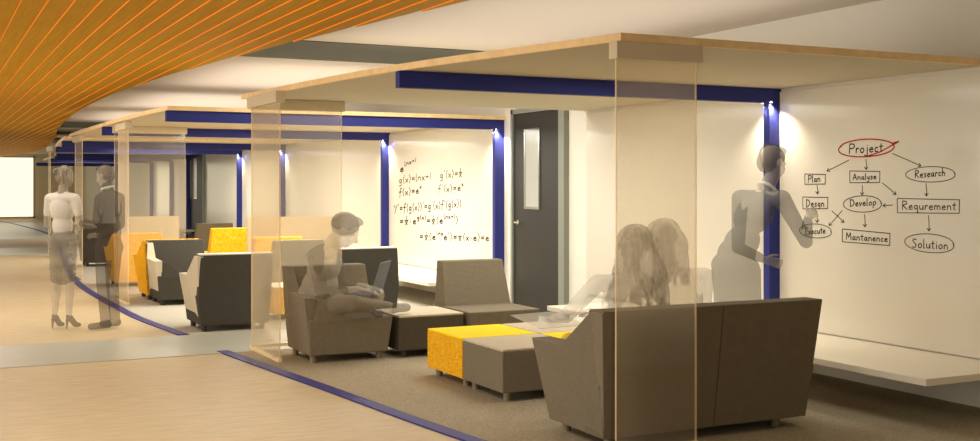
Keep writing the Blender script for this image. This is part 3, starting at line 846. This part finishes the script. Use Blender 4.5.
def sitter():
    """cross-legged on the chair, laptop on the shins; local z=0 is the seat surface"""
    f = Fig(); X = Vector((1, 0, 0)); Yv = Vector((0, 1, 0))
    torso(f, (0, 0, .11), (0, .06, .38), (0, .12, .54), X, (0, 1, -.2), 'tee', 1.16, 'jeans', 1.25)
    f.cap((0, .08, .49), (0, .16, .62), .066, .06, 'skin')
    P, R = head(f, (0, .21, .665), (-.25, 1, -.62), (0, .5, 1), s=1.12)
    for s in (-1, 1):
        sh = Vector((s * .22, .06, .48)); f.cap((s * .05, .06, .51), sh, .055, .06, 'sleeve')
        el = Vector((s * .26, .12, .21)); wr = Vector((s * .10, .34, .22))
        f.cap(sh, el, .058, .045, 'sleeve'); f.cap(el, lerp(el, wr, .6), .044, .036, 'sleeve'); f.cap(lerp(el, wr, .5), wr, .033, .026, 'skin')
        hand(f, wr, (-s * .15, 1, -.15), (0, 0, 1), side=-s, curl=.45)
        hp = Vector((s * .10, .03, .10)); kn = Vector((s * .30, .36, .13)); an = Vector((-s * .08, .50 + .05 * s, .06))
        f.cap(hp, kn, .088, .068, 'jeans'); f.cap(kn, lerp(kn, an, .85), .064, .046, 'jeans')
        f.cap(an, an + Vector((-s * .13, .06, -.01)), .040, .034, 'shoe'); f.cap(an + Vector((s * .05, 0, 0)), an, .042, .04, 'shoe')
    me = f.mesh('person', .008, ['g_tee', 'g_skin', 'g_jeans', 'g_shoe', 'g_sleeve'], {'tee': 0, 'skin': 1, 'jeans': 2, 'shoe': 3, 'sleeve': 4})
    return me, [('hair', hair_cap(P, R, 'g_short', 1.08, short=True))]
me, kids = sitter()
SX, SY = 3.28, 10.0
sit = person('person in raglan top sitting cross-legged on the taupe chair, typing', me, (SX - .05, SY + .05, .395), -PI / 2 - .62)
sit.scale = (1.26, 1.3, 1.18)
for n_, k in kids: part(n_, k, sit)
lt = thing('laptop', 'open laptop resting on the crossed legs of the seated person', 'laptop', (SX + .31, SY - .19, .60), -PI / 2 - .62)
lt.scale = (1.1, 1.1, 1.25)
b = bx(-.17, .17, -.12, .12, .0, .018); obj('keyboard_base', b, 'g_laptop', lt, bevel=.003)
b = BM(); vs = []
for yy, zz in ((.12, .012), (.20, .24), (.21, .236), (.132, .008)):
    vs.append((b.verts.new((-.17, yy, zz)), b.verts.new((.17, yy, zz))))
for k in range(4): b.faces.new((vs[k][0], vs[k][1], vs[(k + 1) % 4][1], vs[(k + 1) % 4][0]))
b.faces.new([v[0] for v in vs]); b.faces.new([v[1] for v in vs][::-1])
obj('screen', b, 'g_lapscr', lt)

def sofa_woman(lean, blouse, hairm, curly, reach):
    """seated facing +y; z=0 is the floor. lean: sideways lean of the trunk (+x)"""
    f = Fig(); X = Vector((1, 0, lean * -.5)).normalized()
    pel = Vector((0, 0, .52)); ch = Vector((lean * .35, .02, .81)); nk = Vector((lean * .55, .04, .95))
    torso(f, pel, ch, nk, X, (0, 1, 0), 'blouse', .90, 'legs')
    f.cap(nk + Vector((0, -.01, -.02)), nk + Vector((lean * .1, .03, .10)), .052, .048, 'skin')
    P, R = head(f, nk + Vector((lean * .22, .05, .19)), (lean * .5, 1, -.35), (lean * .9, .2, 1))
    for s in (-1, 1):
        sh = ch + X * s * .175 + Vector((0, .0, .10)); f.cap(nk + X * s * .05 + Vector((0, 0, -.04)), sh, .05, .052, 'blouse')
        el = sh + Vector((s * .06, .10, -.25)); wr = Vector((s * .10 + reach, .38, .70))
        if s * reach > 0: el = sh + Vector((s * .13, .14, -.22)); wr = Vector((s * .16 + reach, .42, .66))
        f.cap(sh, el, .052, .042, 'blouse'); f.cap(el, lerp(el, wr, .7), .04, .034, 'blouse'); f.cap(lerp(el, wr, .6), wr, .03, .025, 'skin')
        hand(f, wr, (-s * .3, 1, 0), (0, 0, 1), side=-s, curl=.7)
        hp = Vector((s * .09, .04, .50)); kn = Vector((s * .10, .47, .50)); an = Vector((s * .10, .50, .09))
        f.cap(hp, kn, .085, .06, 'legs'); f.cap(kn, an, .055, .036, 'legs'); f.cap(an, an + Vector((0, .15, -.045)), .036, .028, 'shoe')
    me = f.mesh('person', .009, [blouse, 'g_skin', 'g_trous', 'g_shoe'], {'blouse': 0, 'skin': 1, 'legs': 2, 'shoe': 3})
    h = Fig(); rnd = random.Random(3 if curly else 5)
    h.ell(P(0, -.022, .036), (.1, .112, .1), 'h', R); h.ell(P(0, -.06, -.04), (.11, .075, .12), 'h', R)
    for i in range(34):
        a = -1.35 + 2.7 * i / 33; p = P(.1 * math.sin(a), -.035 - .075 * math.cos(a), -.03)
        L = (.36 if curly else .22) + rnd.uniform(-.05, .05); n = 7; r = .019
        out = Vector((math.sin(a) * .10 if curly else math.sin(a) * .05, -.045, 0))
        for k in range(n):
            wob = .016 if curly else .004
            q = p + Vector((out.x * L / n * 2.2 + rnd.uniform(-wob, wob), (out.y if k < 3 else .0) * L / n * 2.0 + rnd.uniform(-wob, wob), -L / n))
            h.cap(p, q, r, r * .93, 'h'); p = q; r *= .93
    hm = h.mesh('hair', .008, [hairm], {'h': 0}, 1)
    return me, [('hair', hm)]
me, kids = sofa_woman(.16, 'g_blouse', 'g_hair', True, -.07)
w1 = person('person with long curly dark hair sitting at the left end of the sofa, leaning right', me, (4.03, 6.18, -.0), -.12); w1.scale = (1.22, 1.1, 1.05)
for n_, k in kids: part(n_, k, w1)
me, kids = sofa_woman(-.14, 'g_blouse', 'g_blond', False, -.05)
w2 = person('person with shoulder-length fair hair on the sofa, right of the curly-haired one', me, (4.60, 6.22, -.03), -.05); w2.scale = (1.22, 1.13, 1.1)
for n_, k in kids: part(n_, k, w2)
# sheet of paper held out to the left
b = BM()
vs = [b.verts.new(p) for p in ((-.20, -.13, 0), (.20, -.17, .0), (.22, .13, .05), (-.18, .17, .05))]
top = [b.verts.new(v.co + Vector((0, 0, .004))) for v in vs]
b.faces.new(vs[::-1]); b.faces.new(top)
for k in range(4): b.faces.new((vs[k], vs[(k + 1) % 4], top[(k + 1) % 4], top[k]))
pp = obj('paper_sheet', b, 'g_paper'); pp.location = (3.78, 6.70, .655); pp.rotation_euler = (0.05, 0, .3)
tag(pp, 'large translucent paper sheet held over the sofa arm by the curly-haired person', 'paper')

def leaner():
    """bends forward and reaches with the right arm towards +y (the board)"""
    f = Fig(); X = Vector((1, 0, 0)); up = Vector((0, .42, .9)).normalized()
    pel = Vector((0, -.05, 1.01)); ch = Vector((0, .19, 1.38)); nk = Vector((0, .30, 1.56))
    fw = Vector((0, .86, -.52)).normalized()
    torso(f, pel, ch, nk, X, fw, 'jumper', 1.03, 'trousers', 1.05)
    f.cap(nk + Vector((0, -.02, -.03)), nk + Vector((0, .08, .1)), .062, .056, 'skin')
    f.ell((0, 0, .93), (.14, .11, .12), 'trousers'); f.ell((0, .01, .83), (.12, .1, .12), 'trousers')
    P, R = head(f, nk + Vector((0, .09, .205)), (.1, 1, -.32), (0, .2, 1), s=1.12)
    # right arm reaches to the board, left arm hangs with elbow bent
    sh = ch + Vector((.21, .07, .12)); el = Vector((.26, .46, 1.18)); wr = Vector((.18, .57, 1.36))
    f.cap(nk + Vector((.05, -.03, -.06)), sh, .062, .066, 'jumper'); f.cap(sh, el, .064, .05, 'jumper'); f.cap(el, lerp(el, wr, .8), .048, .038, 'jumper'); f.cap(lerp(el, wr, .7), wr, .032, .028, 'skin')
    hand(f, wr, (0, 1, .45), (.8, 0, .3), side=-1, curl=.75)
    sh = ch + Vector((-.21, .07, .12)); el = Vector((-.27, .30, 1.12)); wr = Vector((-.18, .50, 1.02))
    f.cap(nk + Vector((-.05, -.03, -.06)), sh, .062, .066, 'jumper'); f.cap(sh, el, .064, .05, 'jumper'); f.cap(el, lerp(el, wr, .8), .048, .038, 'jumper'); f.cap(lerp(el, wr, .7), wr, .032, .028, 'skin')
    hand(f, wr, (.2, 1, -.2), (-.8, 0, .3), side=1, curl=.6)
    for s in (-1, 1):
        hp = Vector((s * .10, 0, .98)); kn = Vector((s * .11, .03 + .02 * s, .54)); an = Vector((s * .12, -.03 + .05 * s, .09))
        f.cap(hp, kn, .108, .072, 'trousers'); f.cap(kn, an, .07, .05, 'trousers'); f.cap(an + Vector((0, -.04, -.03)), an + Vector((s * .02, .17, -.055)), .042, .034, 'shoe')
    me = f.mesh('person', .008, ['g_grey', 'g_skin', 'g_trous', 'g_shoe'], {'jumper': 0, 'skin': 1, 'trousers': 2, 'shoe': 3})
    g = Fig()
    n = 12; c0 = nk + Vector((0, .03, .015))
    for i in range(n):
        q = lambda t: c0 + Vector((.068 * math.cos(t), .068 * math.sin(t), -.045 * math.sin(t)))
        g.cap(q(2 * PI * i / n), q(2 * PI * (i + 1) / n), .013, .013, 'c')
    return me, [('hair', hair_cap(P, R, 'g_short', 1.12)), ('shirt_collar', g.mesh('shirt_collar', .006, ['g_white'], {'c': 0}, 2))]
me, kids = leaner()
ln = person('person in grey jumper bending forward and pointing at the flow chart', me, (5.33, 6.62, 0), -PI / 2 + .12)
for n_, k in kids: part(n_, k, ln)
M['g_pen'] = mat('pen_body', (60, 60, 66), .4)

# ------------------------------------------------------------------ lamps and added fill lights
def wall_lamp(y, label, power, z=CZ - .125):
    """small downlight under the beam end, washing the boards beside a post"""
    t = thing('beam_downlight', label, 'downlight', (WX - .13, y, z))
    b = BM(); cyl(b, (0, 0, .0), (0, 0, .012), .014, .014, 20); obj('housing', b, 'metal', t)
    b = BM(); cyl(b, (0, 0, -.003), (0, 0, .0), .011, .011, 20); obj('lens', b, 'lamp', t)
    L = bpy.data.lights.new('downlight', 'SPOT'); L.energy = power; L.color = (1, .90, .74); L.spot_size = 2.3; L.spot_blend = .9; L.shadow_soft_size = .02
    o = bpy.data.objects.new('downlight_beam', L); C.objects.link(o); o.location = (0, 0, -.012); o.rotation_euler = (0, .12, 0); o.parent = t
    o['kind'] = 'helper'
names = ['at the front post', 'at the equations post', 'at the equations board left post', 'at the fourth post from the front', 'at the post right of the far door']
for y, nm, pw in zip(BY[:5], names, (50, 70, 60, 60, 60)):
    wall_lamp(y - .016, 'tiny downlight, near side of the beam ' + nm, pw)
    wall_lamp(y + .096, 'tiny downlight, far side of the beam ' + nm, pw)

def area(loc, size, power, col, rot=(0, 0, 0), sy=None):  # unseen area light added to brighten a zone, no fixture built
    L = bpy.data.lights.new('fill_area_light', 'AREA'); L.energy = power; L.color = col; L.shape = 'RECTANGLE'; L.size = size; L.size_y = sy or size
    o = bpy.data.objects.new('fill_area_light', L); C.objects.link(o); o.location = loc; o.rotation_euler = rot
    return o
WARM = (1, .95, .86)
area((5.0, 9.7, 2.43), 1.2, 45, WARM, sy=1.6)
area((4.9, 6.9, 2.43), 1.2, 16, WARM, sy=.8)
area((4.6, 15.0, 2.43), 1.6, 170, (1, .95, .86), sy=2.4)
area((4.6, 19.3, 2.43), 1.6, 120, (1, .95, .86), sy=2.4)
area((4.6, 25.0, 2.43), 1.6, 150, (1, .94, .84), sy=3)
area((4.6, 36.5, 2.43), 1.6, 80, (1, .94, .84), sy=3)
area((4.6, 11.8, 3.03), 2.2, 70, (1, .95, .86), sy=1.0)
area((0.6, 6.0, 2.88), 2.0, 95, WARM, sy=5)
area((0.6, 15.0, 2.88), 2.0, 95, WARM, sy=6)
area((0.6, 26.0, 2.88), 2.0, 90, WARM, sy=8)
# added side fill from the open left, where no window stands
area((-5.5, 9.5, 1.7), 2.0, 300, (1, .95, .86), (0, -PI / 2, 0), 13)
area((1.5, 46, 2.85), 3, 160, (1, .94, .84), sy=10)
# unseen uplights added above the canopies to brighten the main ceiling
area((4.9, 8.5, 2.52), 2.6, 26, (1, .93, .84), (PI, 0, 0), 4.5)
area((4.6, 15.0, 2.52), 2.6, 34, (1, .9, .80), (PI, 0, 0), 3.5)
area((4.6, 20.0, 2.52), 2.6, 34, (1, .9, .80), (PI, 0, 0), 3.5)
area((4.6, 25.0, 2.52), 2.6, 34, (1, .9, .80), (PI, 0, 0), 3.5)

# ------------------------------------------------------------------ world, camera, view
W = bpy.data.worlds.new('world'); SC.world = W; W.use_nodes = True
bg = W.node_tree.nodes['Background']; bg.inputs[0].default_value = (1, .97, .91, 1); bg.inputs[1].default_value = .64
cam = bpy.data.cameras.new('camera'); co = bpy.data.objects.new('camera', cam); C.objects.link(co)
co.location = (0, 0, CH); co.rotation_euler = (PI / 2, 0, -math.atan2(.4472, .8944))
cam.sensor_width = 36; cam.lens = F / 980 * 36; cam.shift_y = -(220.5 - HZ) / 980
SC.camera = co
SC.view_settings.view_transform = 'Standard'; SC.view_settings.look = 'None'; SC.view_settings.gamma = 1; SC.view_settings.use_curve_mapping = False
SC.view_settings.exposure = 0
SC.cycles.transparent_max_bounces = 24
